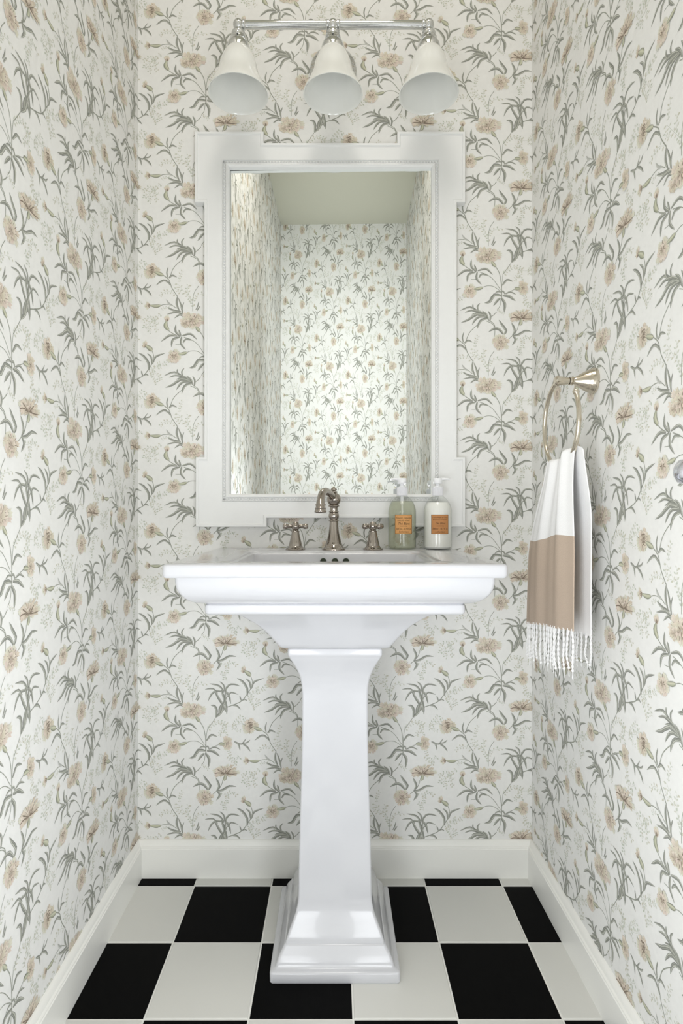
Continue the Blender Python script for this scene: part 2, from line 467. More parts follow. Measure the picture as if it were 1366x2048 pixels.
def papered_wall(name, u0, u1, z0, z1, place, box_bounds, stretch_from=None, all_stretch=False):
    """place(u, z, off) -> xyz arrays; the print is part of the wall's own mesh"""
    V, Cc, F = [], [], []
    nv = 0
    def lay(ua, ub, zs):
        nonlocal nv
        uw = (MU.min(), MU.max())
        for i in range(-40, 41):
            if i * RX + uw[0] > ub or i * RX + uw[1] < ua: continue
            for j in range(-14, 15):
                dz = j * RY + (RY / 2 if i % 2 else 0)
                u = MU + i * RX
                z = CAM_Z + (MZ + dz - CAM_Z) * zs
                if z.min() > z1 or z.max() < z0: continue
                fu, fz = u[PF], z[PF]
                keep = ~((fu >= ub).all(1) | (fu <= ua).all(1) | (fz >= z1).all(1) | (fz <= z0).all(1))
                if not keep.any(): continue
                f = PF[keep]
                used, inv = np.unique(f, return_inverse=True)
                uu = np.clip(u[used], ua, ub); zz = np.clip(z[used], z0, z1)
                V.append(place(uu, zz, 0.00012 + PO[used] * 1.3e-6))
                Cc.append(PC[used])
                F.append(inv.reshape(-1, 3) + nv)
                nv += len(used)
    if all_stretch:
        lay(u0, u1, 1.8)
    elif stretch_from is not None:
        a, b_ = sorted((stretch_from, u0 if abs(u0) > abs(u1) else u1))
        if stretch_from < 0: lay(stretch_from, u1, 1.0); lay(u0, stretch_from, 1.8)
        else: lay(u0, stretch_from, 1.0); lay(stretch_from, u1, 1.8)
    else:
        lay(u0, u1, 1.0)
    # wall body
    x0, x1, y0, y1 = box_bounds
    bv = np.array([(x, y, z) for z in (0, z1) for x, y in ((x0, y0), (x1, y0), (x1, y1), (x0, y1))], float)
    quads = [(0, 3, 2, 1), (4, 5, 6, 7), (0, 1, 5, 4), (1, 2, 6, 5), (2, 3, 7, 6), (3, 0, 4, 7)]
    bt = []
    for a, b_, c, d in quads: bt += [(a, b_, c), (a, c, d)]
    V.append(bv); Cc.append(np.tile(np.array(BASE), (8, 1))); F.append(np.array(bt) + nv)
    V = np.vstack(V).astype(np.float32); Cc = np.vstack(Cc).astype(np.float32); F = np.vstack(F).astype(np.int32)
    me = bpy.data.meshes.new(name)
    me.vertices.add(len(V)); me.vertices.foreach_set('co', V.ravel())
    me.loops.add(F.size); me.loops.foreach_set('vertex_index', F.ravel())
    me.polygons.add(len(F)); me.polygons.foreach_set('loop_start', np.arange(0, F.size, 3, dtype=np.int32))
    try: me.polygons.foreach_set('loop_total', np.full(len(F), 3, dtype=np.int32))
    except Exception: pass
    ca = me.color_attributes.new('print', 'FLOAT_COLOR', 'POINT')
    ca.data.foreach_set('color', Cc.ravel())
    me.polygons.foreach_set('use_smooth', np.zeros(len(F), dtype=bool))
    me.update()
    o = link_mesh(name, me, M_wall)
    o['kind'] = 'structure'
    return o

XL, XR, YR, H = -0.535, 0.534, -3.40, 3.46
def st(a, b_, c): return np.stack([a, b_, c], 1)
papered_wall('wall_back', XL, XR, 0.05, H, lambda u, z, o: st(u, -o, z), (XL - 0.1, XR + 0.1, 0.0, 0.1))
papered_wall('wall_left', XL + YR, XL, 0.05, H, lambda u, z, o: st(np.full_like(u, XL) + o, u - XL, z), (XL - 0.1, XL, YR - 0.1, 0.0), stretch_from=XL - 1.25)
papered_wall('wall_right', XR, XR - YR, 0.05, H, lambda u, z, o: st(np.full_like(u, XR) - o, XR - u, z), (XR, XR + 0.1, YR - 0.1, 0.0), stretch_from=XR + 1.25)
papered_wall('wall_front', XL, XR, 0.05, H, lambda u, z, o: st(u, YR + o, z), (XL, XR, YR - 0.1, YR), all_stretch=True)

# ------------------------------------------------------------------ ceiling, floor, baseboards
bm = bmesh.new(); box(bm, XL - 0.1, XR + 0.1, YR - 0.1, 0.1, H, H + 0.1)
o = obj('ceiling', bm, M_ceil); o['kind'] = 'structure'
bm = bmesh.new(); box(bm, XL - 0.1, XR + 0.1, YR - 0.1, 0.1, -0.06, -0.0015)
floor = obj('floor', bm, M_grout); floor['kind'] = 'structure'

TS, GX, GY, GW = 0.2035, 0.0355, -0.0450, 0.0036
tile_cache = {}
for r in range(-1, 17):
    y1 = GY - r * TS; y0 = y1 - TS
    for k in range(-4, 4):
        x0 = GX + k * TS; x1 = x0 + TS
        a0, a1 = max(x0 + GW / 2, XL), min(x1 - GW / 2, XR)
        b0, b1 = max(y0 + GW / 2, YR), min(y1 - GW / 2, 0)
        if a1 - a0 < 0.004 or b1 - b0 < 0.004: continue
        black = (k + r) % 2 == 0
        key = (round(a1 - a0, 4), round(b1 - b0, 4), black)
        cx, cy = (a0 + a1) / 2, (b0 + b1) / 2
        if key not in tile_cache:
            bm = bmesh.new(); hx, hy = (a1 - a0) / 2, (b1 - b0) / 2
            bv = 0.0012
            secs = [[(s * hx, t * hy, -0.004) for s, t in ((-1, -1), (1, -1), (1, 1), (-1, 1))],
                    [(s * hx, t * hy, -bv) for s, t in ((-1, -1), (1, -1), (1, 1), (-1, 1))],
                    [(s * (hx - bv), t * (hy - bv), 0) for s, t in ((-1, -1), (1, -1), (1, 1), (-1, 1))]]
            loft(bm, secs)
            t = obj('tile', bm, M_tb if black else M_tw, floor)
            tile_cache[key] = t.data
        else:
            t = bpy.data.objects.new('tile', tile_cache[key]); C.objects.link(t); t.parent = floor
        t.location = (cx, cy, 0)

BP = [(0.0, 0.0), (0.0145, 0.0), (0.0145, 0.0775), (0.0135, 0.0785), (0.0125, 0.0795), (0.0130, 0.0815), (0.0120, 0.0835), (0.0095, 0.0850), (0.0085, 0.0880), (0.0070, 0.0925), (0.0045, 0.0960), (0.0020, 0.0985), (0.0, 0.0990)]
def baseboard(name, kind, off=0.0):
    bm = bmesh.new()
    def P(t, z, end):
        # end 0/1 ; t = distance from wall, mitred corners
        if kind == 'back': return ((XL + t) if end == 0 else (XR - t), -t, z)
        if kind == 'left': return (XL + t, -t if end == 0 else YR + t, z)
        if kind == 'right': return (XR - t, -t if end == 0 else YR + t, z)
        return ((XL + t) if end == 0 else (XR - t), YR + t, z)
    k = {'left': 1.75, 'right': 1.1}.get(kind, 1.0)
    prof = [(t, z) for t, z in BP]
    loft(bm, [[P(t, z, 0) for t, z in prof], [P(t, z, 1) for t, z in prof]])
    o = obj(name, bm, M_trim, smooth=True, angle=35); o['kind'] = 'structure'
for nm, kd in (('baseboard_back', 'back'), ('baseboard_left', 'left'), ('baseboard_right', 'right'), ('baseboard_front', 'front')):
    baseboard(nm, kd)

# ------------------------------------------------------------------ pedestal sink
sink = thing('pedestal_sink', 'white porcelain pedestal sink with square stepped basin and tall flared column, standing on checkered floor', 'sink', (0, -0.222, 0))
SY = 0.222
def sub(v): return v
def sec(hx, yf, yb, z, r):
    return [(x, y + SY, z) for x, y in rrect(hx, yf, yb, r)]
ZT, HW, YF, YB = 0.890, 0.3146, -0.530, -0.004
S = []
S.append(sec(0.112, -0.345, YB, 0.696, 0.008))
for hx, yf, z, r in ((0.1176, -0.349, 0.698, 0.008), (0.1235, -0.354, 0.706, 0.008), (0.133, -0.364, 0.720, 0.008), (0.148, -0.379, 0.740, 0.008), (0.160, -0.391, 0.753, 0.008), (0.1725, -0.404, 0.764, 0.008), (0.187, -0.417, 0.775, 0.008), (0.205, -0.430, 0.7835, 0.008), (0.214, -0.436, 0.786, 0.008),
                     (0.2475, -0.463, 0.7875, 0.007), (0.2505, -0.466, 0.790, 0.009), (0.2515, -0.467, 0.794, 0.010), (0.2515, -0.467, 0.801, 0.010), (0.2505, -0.466, 0.8055, 0.009), (0.248, -0.4635, 0.8075, 0.008),
                     (0.250, -0.4655, 0.8085, 0.008), (0.262, -0.4775, 0.811, 0.008), (0.2735, -0.489, 0.816, 0.008), (0.283, -0.4985, 0.8235, 0.008), (0.290, -0.5055, 0.833, 0.008), (0.2945, -0.510, 0.8435, 0.008), (0.2962, -0.5117, 0.855, 0.008), (0.2964, -0.512, 0.8640, 0.008),
                     (0.3110, -0.5265, 0.8645, 0.007), (0.3136, -0.529, 0.867, 0.009), (0.3146, -0.530, 0.871, 0.010), (0.3146, -0.530, 0.8835, 0.010), (0.3138, -0.5292, 0.8870, 0.010), (0.3115, -0.527, 0.8893, 0.009), (0.308, -0.5235, 0.890, 0.008)):
    S.append(sec(hx, yf, YB, z, r))
# basin opening
S.append(sec(0.210, -0.468, -0.148, 0.8900, 0.022))
S.append(sec(0.207, -0.465, -0.151, 0.8890, 0.021))
S.append(sec(0.205, -0.463, -0.153, 0.8862, 0.020))
S.append(sec(0.197, -0.455, -0.160, 0.8850, 0.020))
S.append(sec(0.195, -0.453, -0.162, 0.8825, 0.020))
S.append(sec(0.190, -0.448, -0.166, 0.850, 0.024))
S.append(sec(0.180, -0.438, -0.176, 0.800, 0.036))
S.append(sec(0.165, -0.422, -0.190, 0.778, 0.05))
S.append(sec(0.120, -0.380, -0.230, 0.766, 0.05))
S.append(sec(0.022, -0.327, -0.285, 0.762, 0.018))
bm = bmesh.new(); loft(bm, S)
obj('basin', bm, M_porc, sink, smooth=True, angle=38)
# column
bm = bmesh.new()
def pc_sec(i, z, r=0.007): return [(x, y + SY, z) for x, y in rrect(0.137 - i, -0.367 + i, -0.078 - i, r)]
PS = []
for i, z, r in ((0.0015, 0.0, 0.006), (0.0, 0.002, 0.007), (0.0, 0.019, 0.007), (0.0012, 0.0215, 0.007), (0.0045, 0.0232, 0.006), (0.0085, 0.0240, 0.006), (0.0115, 0.0265, 0.006), (0.0125, 0.031, 0.006), (0.0150, 0.038, 0.006), (0.0195, 0.046, 0.006), (0.0245, 0.0535, 0.006), (0.0275, 0.0585, 0.006),
                (0.0285, 0.0600, 0.005), (0.0305, 0.0612, 0.005), (0.0310, 0.0650, 0.005), (0.0370, 0.081, 0.005), (0.0455, 0.099, 0.005), (0.0515, 0.114, 0.005), (0.0552, 0.130, 0.005), (0.0565, 0.145, 0.005), (0.0582, 0.246, 0.005), (0.0630, 0.420, 0.005), (0.0645, 0.500, 0.005),
                (0.0645, 0.585, 0.005), (0.0632, 0.605, 0.005), (0.0600, 0.624, 0.005), (0.0553, 0.637, 0.005), (0.0500, 0.649, 0.005), (0.0440, 0.6605, 0.005), (0.0385, 0.6700, 0.005), (0.0375, 0.6735, 0.005), (0.0355, 0.6755, 0.006), (0.0348, 0.679, 0.006), (0.0348, 0.688, 0.006), (0.0362, 0.6915, 0.006), (0.039, 0.6925, 0.005)):
    PS.append(pc_sec(i, z, r))
loft(bm, PS)
obj('column', bm, M_porc, sink, smooth=True, angle=38)
# overflow holes
for x in (-0.0285, 0.0, 0.0268):
    bm = bmesh.new()
    Mx = Matrix.Translation((x, -0.1662 + SY, 0.8665)) @ Matrix.Rotation(PI / 2, 4, 'X')
    lathe(bm, [(0.0, 0.0002), (0.0055, 0.0004), (0.0062, 0.0026), (0.0072, 0.0026), (0.0078, 0.0), (0.0078, -0.004)], 24, Mx)
    oo = obj('overflow_hole', bm, M_hole, sink, smooth=True, angle=40)
bm = bmesh.new(); lathe(bm, [(0.0, 0.7645), (0.016, 0.765), (0.021, 0.7635), (0.022, 0.760)], 28, Matrix.Translation((0, -0.306 + SY, 0)))
obj('drain', bm, M_nick, sink, smooth=True, angle=40)

# ------------------------------------------------------------------ faucet and tap handles
FU = 4863.0
fx, fy = -0.003, -0.095
faucet = thing('faucet', 'polished nickel faucet with ball body and hooked spout, in the middle of sink deck', 'faucet', (fx, fy, ZT))
bm = bmesh.new()
pr = [(0, 872)] + [(145, 872), (147, 862), (143, 853), (130, 846), (124, 836), (118, 832), (110, 808), (104, 804), (104, 798), (99, 790), (92, 765), (82, 730), (73, 695), (64, 650), (58, 600), (54, 560), (51, 520), (62, 517), (65, 511), (62, 504), (48, 500), (50, 492), (60, 478), (66, 455), (64, 430), (56, 414), (50, 410), (60, 406), (64, 400), (60, 393), (50, 390), (50, 345), (52, 340), (66, 335), (70, 327), (66, 318), (50, 314), (44, 312)]
lathe(bm, [(r / FU, (872 - y) / FU) for r, y in pr] , 48)
obj('body', bm, M_nick, faucet, smooth=True, angle=40)
bm = bmesh.new()
lathe(bm, [(0, -0.0180)] + [(0.0181 * math.cos(a), 0.0181 * math.sin(a)) for a in [math.radians(k) for k in range(-85, 86, 10)]] + [(0, 0.0181)], 40, Matrix.Translation((0, 0, (872 - 245) / FU)))
obj('ball', bm, M_nick, faucet, smooth=True)
bm = bmesh.new()
lathe(bm, [((r) / FU, (872 - y) / FU) for r, y in ((20, 175), (30, 172), (33, 165), (26, 160), (22, 150), (24, 143), (36, 138), (40, 128), (40, 120), (32, 112), (22, 102), (14, 98), (10, 90), (0, 87))], 32)
obj('finial', bm, M_nick, faucet, smooth=True, angle=45)
bm = bmesh.new()
sp = [(0.000, -0.004, 0.131), (-0.010, -0.028, 0.142), (-0.020, -0.055, 0.147), (-0.0275, -0.080, 0.141), (-0.031, -0.096, 0.124), (-0.0315, -0.103, 0.110)]
tube(bm, sp, [0.0090, 0.0092, 0.0092, 0.0092, 0.0098, 0.0112], 24, 36)
Mx = Matrix.Translation((-0.0315, -0.105, 0.0960)) @ Matrix.Rotation(math.radians(-6), 4, 'X')
lathe(bm, [(0.0, 0.002), (0.0105, 0.002), (0.0115, -0.001), (0.0138, -0.0012), (0.0146, 0.0010), (0.0143, 0.0030), (0.0130, 0.0042), (0.0125, 0.0062), (0.0136, 0.0078), (0.0134, 0.0090), (0.0118, 0.0105), (0.0112, 0.0150), (0.0128, 0.0160), (0.0128, 0.0176), (0.0110, 0.0190), (0.0100, 0.0190)], 36, Mx)
obj('spout', bm, M_nick, faucet, smooth=True, angle=40)

def tap(x, rot, label):
    t = thing('tap_handle', label, 'tap', (x, fy, ZT), 'cross tap handles on the sink deck')
    bm = bmesh.new()
    pr = [(0, 872), (120, 872), (124, 864), (120, 856), (106, 850), (100, 842), (92, 838), (88, 825), (82, 820), (80, 800), (74, 775), (72, 770), (66, 745), (60, 715), (52, 680), (47, 655), (46, 650), (52, 646), (52, 640), (46, 636), (40, 634), (36, 624), (40, 618)]
    lathe(bm, [(r / FU, (872 - y) / FU) for r, y in pr], 40)
    obj('base', bm, M_nick, t, smooth=True, angle=40)
    h = bpy.data.objects.new('cross_handle', None)
    bm = bmesh.new()
    lathe(bm, [(r / FU, (872 - y) / FU) for r, y in ((0, 622), (40, 620), (50, 610), (54, 590), (54, 570), (50, 552), (44, 545), (42, 538), (38, 530), (24, 522), (0, 518))], 32)
    for k in range(4):
        a = rot + k * PI / 2
        Mx = Matrix.Translation((0, 0, 0.0602)) @ Matrix.Rotation(a, 4, 'Z') @ Matrix.Rotation(PI / 2, 4, 'Y')
        lathe(bm, [(0.0045, 0.006), (0.0042, 0.0125), (0.0055, 0.0135), (0.0055, 0.0150), (0.0043, 0.0160), (0.0055, 0.0190), (0.0070, 0.0230), (0.0074, 0.0265), (0.0068, 0.0300), (0.0045, 0.0320), (0.0, 0.0326)], 20, Mx)
    obj('cross_handle', bm, M_nick, t, smooth=True, angle=45)
    return t
tap(-0.1010, 0.10, 'polished nickel cross tap handle left of the spout')
tap(0.0970, 0.60, 'polished nickel cross tap handle right of the spout, turned at an angle')

# ------------------------------------------------------------------ soap bottles
def thin_clear(name, face, edge, body=None, frac=0.0, blend=0.35):
    """clear plastic or liquid: tinted see-through body, deeper tint where it is seen edge-on, glossy skin"""
    m = bpy.data.materials.new(name); m.use_nodes = True
    nt = m.node_tree; nt.nodes.clear()
    out = nt.nodes.new('ShaderNodeOutputMaterial')
    lw = nt.nodes.new('ShaderNodeLayerWeight'); lw.inputs['Blend'].default_value = blend
    mx = nt.nodes.new('ShaderNodeMix'); mx.data_type = 'RGBA'
    mx.inputs[6].default_value = face; mx.inputs[7].default_value = edge
    nt.links.new(lw.outputs['Facing'], mx.inputs[0])
    tr = nt.nodes.new('ShaderNodeBsdfTransparent'); nt.links.new(mx.outputs[2], tr.inputs['Color'])
    src = tr.outputs[0]
    if body:
        df = nt.nodes.new('ShaderNodeBsdfDiffuse'); df.inputs['Color'].default_value = body
        m1 = nt.nodes.new('ShaderNodeMixShader'); m1.inputs[0].default_value = frac
        nt.links.new(src, m1.inputs[1]); nt.links.new(df.outputs[0], m1.inputs[2]); src = m1.outputs[0]
    gl = nt.nodes.new('ShaderNodeBsdfGlossy'); gl.inputs['Roughness'].default_value = 0.03
    l2 = nt.nodes.new('ShaderNodeLayerWeight'); l2.inputs['Blend'].default_value = 0.5
    pw = nt.nodes.new('ShaderNodeMath'); pw.operation = 'POWER'; pw.inputs[1].default_value = 4
    nt.links.new(l2.outputs['Facing'], pw.inputs[0])
    fr = nt.nodes.new('ShaderNodeMath'); fr.operation = 'MULTIPLY_ADD'; fr.inputs[1].default_value = 0.5; fr.inputs[2].default_value = 0.035
    nt.links.new(pw.outputs[0], fr.inputs[0])
    m2 = nt.nodes.new('ShaderNodeMixShader')
    nt.links.new(fr.outputs[0], m2.inputs[0]); nt.links.new(src, m2.inputs[1]); nt.links.new(gl.outputs[0], m2.inputs[2])
    nt.links.new(m2.outputs[0], out.inputs['Surface'])
    return m
M_clear = thin_clear('clear_bottle', (0.985, 0.99, 0.985, 1), (0.80, 0.82, 0.80, 1), blend=0.2)
M_liq = thin_clear('soap_liquid', (0.955, 0.96, 0.90, 1), (0.84, 0.86, 0.76, 1), rgb(228, 231, 208), 0.2)
M_lotion = mat('white_lotion', rgb(251, 251, 245), 0.25, coat=0.8)
M_pump = mat('pump_plastic', rgb(246, 247, 250), 0.25, coat=0.3)
M_pumpc = mat('frosted_collar', rgb(232, 233, 238), 0.3, coat=0.3)
M_lab1 = mat('label_tan', rgb(222, 165, 104), 0.7, noise=(80, 0.08))
M_lab2 = mat('label_brown', rgb(198, 140, 88), 0.7, noise=(80, 0.08))
M_ink = mat('label_ink', rgb(60, 42, 30), 0.7)
M_ink2 = mat('label_border', rgb(118, 82, 44), 0.7)
BU = 6940.0

def text_mesh(body, size, space=1.0, shear=0.0):
    cu = bpy.data.curves.new('txt', 'FONT')
    cu.body = body; cu.size = size; cu.align_x = 'CENTER'; cu.align_y = 'CENTER'; cu.space_character = space; cu.shear = shear
    cu.resolution_u = 2
    tmp = bpy.data.objects.new('txt', cu); C.objects.link(tmp)
    dg = bpy.context.evaluated_depsgraph_get(); dg.update()
    me = bpy.data.meshes.new_from_object(tmp.evaluated_get(dg))
    vs = [tuple(v.co) for v in me.vertices]; fs = [tuple(p.vertices) for p in me.polygons]
    bpy.data.objects.remove(tmp); bpy.data.curves.remove(cu); bpy.data.meshes.remove(me)
    return vs, fs

def bottle(x, y, label, kind, nozzle, lines):
    t = thing('soap_bottle', label, 'bottle', (x, y, ZT), 'pump bottles on the sink deck')
    R = 252 / BU
    shell = [(0, 0.0012), (R * 0.8, 0.0008), (R * 0.93, 0.0), (R * 0.985, 0.002), (R, 0.006)]
    top = [(R, 0.098), (R * 0.985, 0.104), (R * 0.93, 0.112), (R * 0.83, 0.1205), (R * 0.68, 0.1285), (R * 0.50, 0.1345), (R * 0.40, 0.1380), (R * 0.37, 0.1400), (R * 0.37, 0.1420)]
    bm = bmesh.new(); lathe(bm, shell + top, 64)
    obj('bottle_body', bm, M_clear, t, smooth=True, angle=40)
    ri = R - 0.0011
    bm = bmesh.new()
    if kind == 'clear':
        lathe(bm, [(0, 0.0024), (ri * 0.9, 0.0026), (ri, 0.0065), (ri, 0.0975), (ri * 0.985, 0.1035), (ri * 0.93, 0.1115), (ri * 0.83, 0.1200), (ri * 0.76, 0.1245), (0, 0.1245)], 64)
        obj('liquid', bm, M_liq, t, smooth=True, angle=40)
    else:
        lathe(bm, [(0, 0.0024), (ri * 0.9, 0.0026), (ri, 0.0065), (ri, 0.0975), (ri * 0.985, 0.1035), (ri * 0.93, 0.1115), (ri * 0.83, 0.1190), (ri * 0.78, 0.1215), (0, 0.1215)], 64)
        obj('lotion', bm, M_lotion, t, smooth=True, angle=40)
    # ribbed collar
    bm = bmesh.new()
    seg = 72; rings = []
    for z in (0.1392, 0.1400, 0.1600, 0.1612):
        rr = 0.0136 if z in (0.1392, 0.1612) else 0.0144
        rings.append([(math.cos(2 * PI * i / seg) * (rr - (0.0006 if i % 2 else 0)), math.sin(2 * PI * i / seg) * (rr - (0.0006 if i % 2 else 0)), z) for i in range(seg)])
    loft(bm, rings)
    obj('collar', bm, M_pumpc, t)
    bm = bmesh.new()
    lathe(bm, [(0.0, 0.1605), (0.0095, 0.1606), (0.0100, 0.1640), (0.0060, 0.1650), (0.0055, 0.1700), (0.0105, 0.1706), (0.0116, 0.1720), (0.0116, 0.1825), (0.0106, 0.1850), (0.0, 0.1862)], 32)
    s = nozzle
    tube(bm, [(s * 0.006, -0.001, 0.1825), (s * 0.018, -0.003, 0.1832), (s * 0.027, -0.005, 0.1826), (s * 0.0300, -0.0056, 0.1805)], [0.0042, 0.0034, 0.0026, 0.0022], 12, 12)
    obj('pump', bm, M_pump, t, smooth=True, angle=40)
    if kind == 'clear':
        bm = bmesh.new(); tube(bm, [(0, 0, 0.1385), (0.001, 0, 0.07), (0.004, 0, 0.008)], 0.0026, 10, 12)
        tube(bm, [(0, 0, 0.1390), (0, 0, 0.1170)], 0.0052, 14, 4)
        obj('dip_tube', bm, M_pump, t, smooth=True, angle=40)
    # label
    LW, LH, zc = 0.0465, 0.0492, (1398 - 946) / BU
    def wrap(u, v, off):
        a = u / R
        return ((R + off) * math.sin(a), -(R + off) * math.cos(a), zc + v)
    def patch(name, u0, u1, v0, v1, off, m, par, n=14):
        bm = bmesh.new()
        fr = [[bm.verts.new(wrap(u0 + (u1 - u0) * i / n, v, off)) for v in (v0, v1)] for i in range(n + 1)]
        bk = [[bm.verts.new(wrap(u0 + (u1 - u0) * i / n, v, 0.00003)) for v in (v0, v1)] for i in range(n + 1)]
        for i in range(n):
            bm.faces.new((fr[i][0], fr[i + 1][0], fr[i + 1][1], fr[i][1]))
            bm.faces.new((bk[i][0], bk[i][1], bk[i + 1][1], bk[i + 1][0]))
            bm.faces.new((fr[i][0], bk[i][0], bk[i + 1][0], fr[i + 1][0]))
            bm.faces.new((fr[i][1], fr[i + 1][1], bk[i + 1][1], bk[i][1]))
        return obj(name, bm, m, par, smooth=True, angle=30)
    lab = patch('label', -LW / 2, LW / 2, -LH / 2, LH / 2, 0.0003, M_lab1 if kind == 'clear' else M_lab2, t)
    bm = bmesh.new(); n = 14; wb = 0.0011
    for u0, u1, v0, v1 in ((-LW / 2, LW / 2, LH / 2 - wb, LH / 2), (-LW / 2, LW / 2, -LH / 2, -LH / 2 + wb), (-LW / 2, -LW / 2 + wb, -LH / 2 + wb, LH / 2 - wb), (LW / 2 - wb, LW / 2, -LH / 2 + wb, LH / 2 - wb)):
        g = [[bm.verts.new(wrap(u0 + (u1 - u0) * i / n, v, 0.00042)) for v in (v0, v1)] for i in range(n + 1)]
        for i in range(n): bm.faces.new((g[i][0], g[i + 1][0], g[i + 1][1], g[i][1]))
    obj('label_border', bm, M_ink2, lab)
    bm = bmesh.new()
    for body, v, size, wmax, sh in lines:
        vs, fs = text_mesh(body, size, shear=sh)
        xs = [q[0] for q in vs]; wd = max(xs) - min(xs)
        k = min(1.3, wmax / wd)
        vv = [bm.verts.new(wrap(q[0] * k, v + q[1], 0.00048)) for q in vs]
        for f in fs:
            try: bm.faces.new([vv[i] for i in f])
            except ValueError: pass
    obj('label_writing', bm, M_ink, lab)
    return t
bottle(0.1760, -0.055, 'clear pump bottle of pale green liquid soap with tan label, nozzle to the left', 'clear', -1,
       [('Savon Liquide', 0.0165, 0.0068, 0.040, 0.3), ('LIQUID SOAP', 0.0095, 0.0046, 0.032, 0), ('Thé Blanc', 0.0015, 0.0088, 0.030, 0.35), ('WHITE TEA', -0.0050, 0.0036, 0.019, 0), ('500 ml - 16.9 fl. oz', -0.0120, 0.0062, 0.040, 0.2), ('Lothantique', -0.0190, 0.0062, 0.025, 0.3)])
bottle(0.2685, -0.060, 'pump bottle filled with opaque white lotion with brown label, nearest the right end of sink', 'white', 1,
       [('Crème Mains et Corps', 0.0175, 0.0050, 0.041, 0), ('BODY LOTION', 0.0115, 0.0042, 0.036, 0), ('Thé Blanc', 0.0025, 0.0080, 0.026, 0.35), ('WHITE TEA', -0.0045, 0.0036, 0.019, 0), ('500 ml - 16.9 fl. oz', -0.0115, 0.0062, 0.040, 0.2), ('Lothantique', -0.0190, 0.0062, 0.025, 0.3)])

# ------------------------------------------------------------------ mirror
def wp(px, py, d): return ((px - 670) * d / FPX, CAM_Z - (py - 1030) * d / FPX)
mc = wp(660, 658, 1.562)
mirror = thing('wall_mirror', 'tall mirror in white painted frame with squared corner blocks, above the sink', 'mirror', (mc[0], 0, mc[1]))
def fm(px, py):
    a = wp(px, py, 1.562); return (a[0] - mc[0], a[1] - mc[1])
out = [(389, 262), (527, 262), (527, 285), (795, 285), (795, 262), (931, 262), (931, 404), (914, 404), (914, 914), (931, 914), (931, 1054), (797, 1054), (797, 1036), (533, 1036), (533, 1054), (391, 1054), (391, 914), (408, 914), (408, 404), (389, 404)]
outl = [fm(*p) for p in out]
def offset_poly(P, d):
    n = len(P); res = []
    area_ = sum(P[i][0] * P[(i + 1) % n][1] - P[(i + 1) % n][0] * P[i][1] for i in range(n))
    s = 1 if area_ > 0 else -1
    for i in range(n):
        a, b_, c = Vector(P[i - 1]), Vector(P[i]), Vector(P[(i + 1) % n])
        e1 = (b_ - a).normalized(); e2 = (c - b_).normalized()
        n1 = Vector((-e1.y, e1.x)) * s; n2 = Vector((-e2.y, e2.x)) * s
        res.append(tuple(b_ + (n1 + n2) * d if abs(n1.dot(n2)) < 0.5 else b_ + n1 * d))
    return res
gx0, gz1 = fm(458, 332); gx1, gz0 = fm(864, 988)
def rect(e): return [(gx0 - e, gz1 + e), (gx1 + e, gz1 + e), (gx1 + e, gz0 - e), (gx0 - e, gz0 - e)]
bm = bmesh.new()
def ring3(P, y): return [bm.verts.new((p[0], y, p[1])) for p in P]
prof = [(0.0, -0.0008), (0.0, -0.0195), (0.0012, -0.0215), (0.0065, -0.0215), (0.0075, -0.0205), (0.0085, -0.0185), (0.0105, -0.0180)]
rings = [ring3(offset_poly(outl, o_), y) for o_, y in prof]
for a, b_ in zip(rings[:-1], rings[1:]):
    for i in range(len(a)):
        j = (i + 1) % len(a); bm.faces.new((a[i], a[j], b_[j], b_[i]))
# flat face between raised edge and the inner opening
inner = ring3(rect(0.0195), -0.0180)
last = rings[-1]
es = []
for R_ in (last, inner):
    for i in range(len(R_)):
        e = bm.edges.get((R_[i], R_[(i + 1) % len(R_)])) or bm.edges.new((R_[i], R_[(i + 1) % len(R_)]))
        es.append(e)
bmesh.ops.triangle_fill(bm, use_beauty=True, edges=es)
inner_b = ring3(rect(0.0195), -0.0150)
for i in range(4):
    j = (i + 1) % 4; bm.faces.new((inner[i], inner[j], inner_b[j], inner_b[i]))
obj('frame', bm, M_frame, mirror)
# inner moulding
bm = bmesh.new()
mp = [(0.0195, -0.0148), (0.0192, -0.0188), (0.0180, -0.0200), (0.0172, -0.0192), (0.0168, -0.0165), (0.0100, -0.0165), (0.0095, -0.0200), (0.0075, -0.0218), (0.0045, -0.0215), (0.0030, -0.0195), (0.0010, -0.0180), (0.0, -0.0155), (0.0, -0.0045), (-0.0005, -0.0040)]
rings = [ring3(rect(e), y) for e, y in mp]
for a, b_ in zip(rings[:-1], rings[1:]):
    for i in range(4):
        j = (i + 1) % 4; bm.faces.new((a[i], a[j], b_[j], b_[i]))
obj('inner_moulding', bm, M_frame, mirror)
# beading
bm = bmesh.new()
e = 0.0134; sp_ = 0.00830; rb = 0.0034
x0, x1, z0, z1 = gx0 - e, gx1 + e, gz0 - e, gz1 + e
nx, nz_ = round((x1 - x0) / sp_), round((z1 - z0) / sp_)
pos = [(x0 + (x1 - x0) * i / nx, z) for i in range(nx) for z in (z0, z1)] + [(x, z0 + (z1 - z0) * i / nz_) for i in range(nz_ + 1) for x in (x0, x1)]
for x, z in pos:
    bmesh.ops.create_icosphere(bm, subdivisions=1, radius=rb, matrix=Matrix.Translation((x, -0.0172, z)))
bo = obj('beading', bm, M_frame, mirror, smooth=True); bo['kind'] = 'stuff'
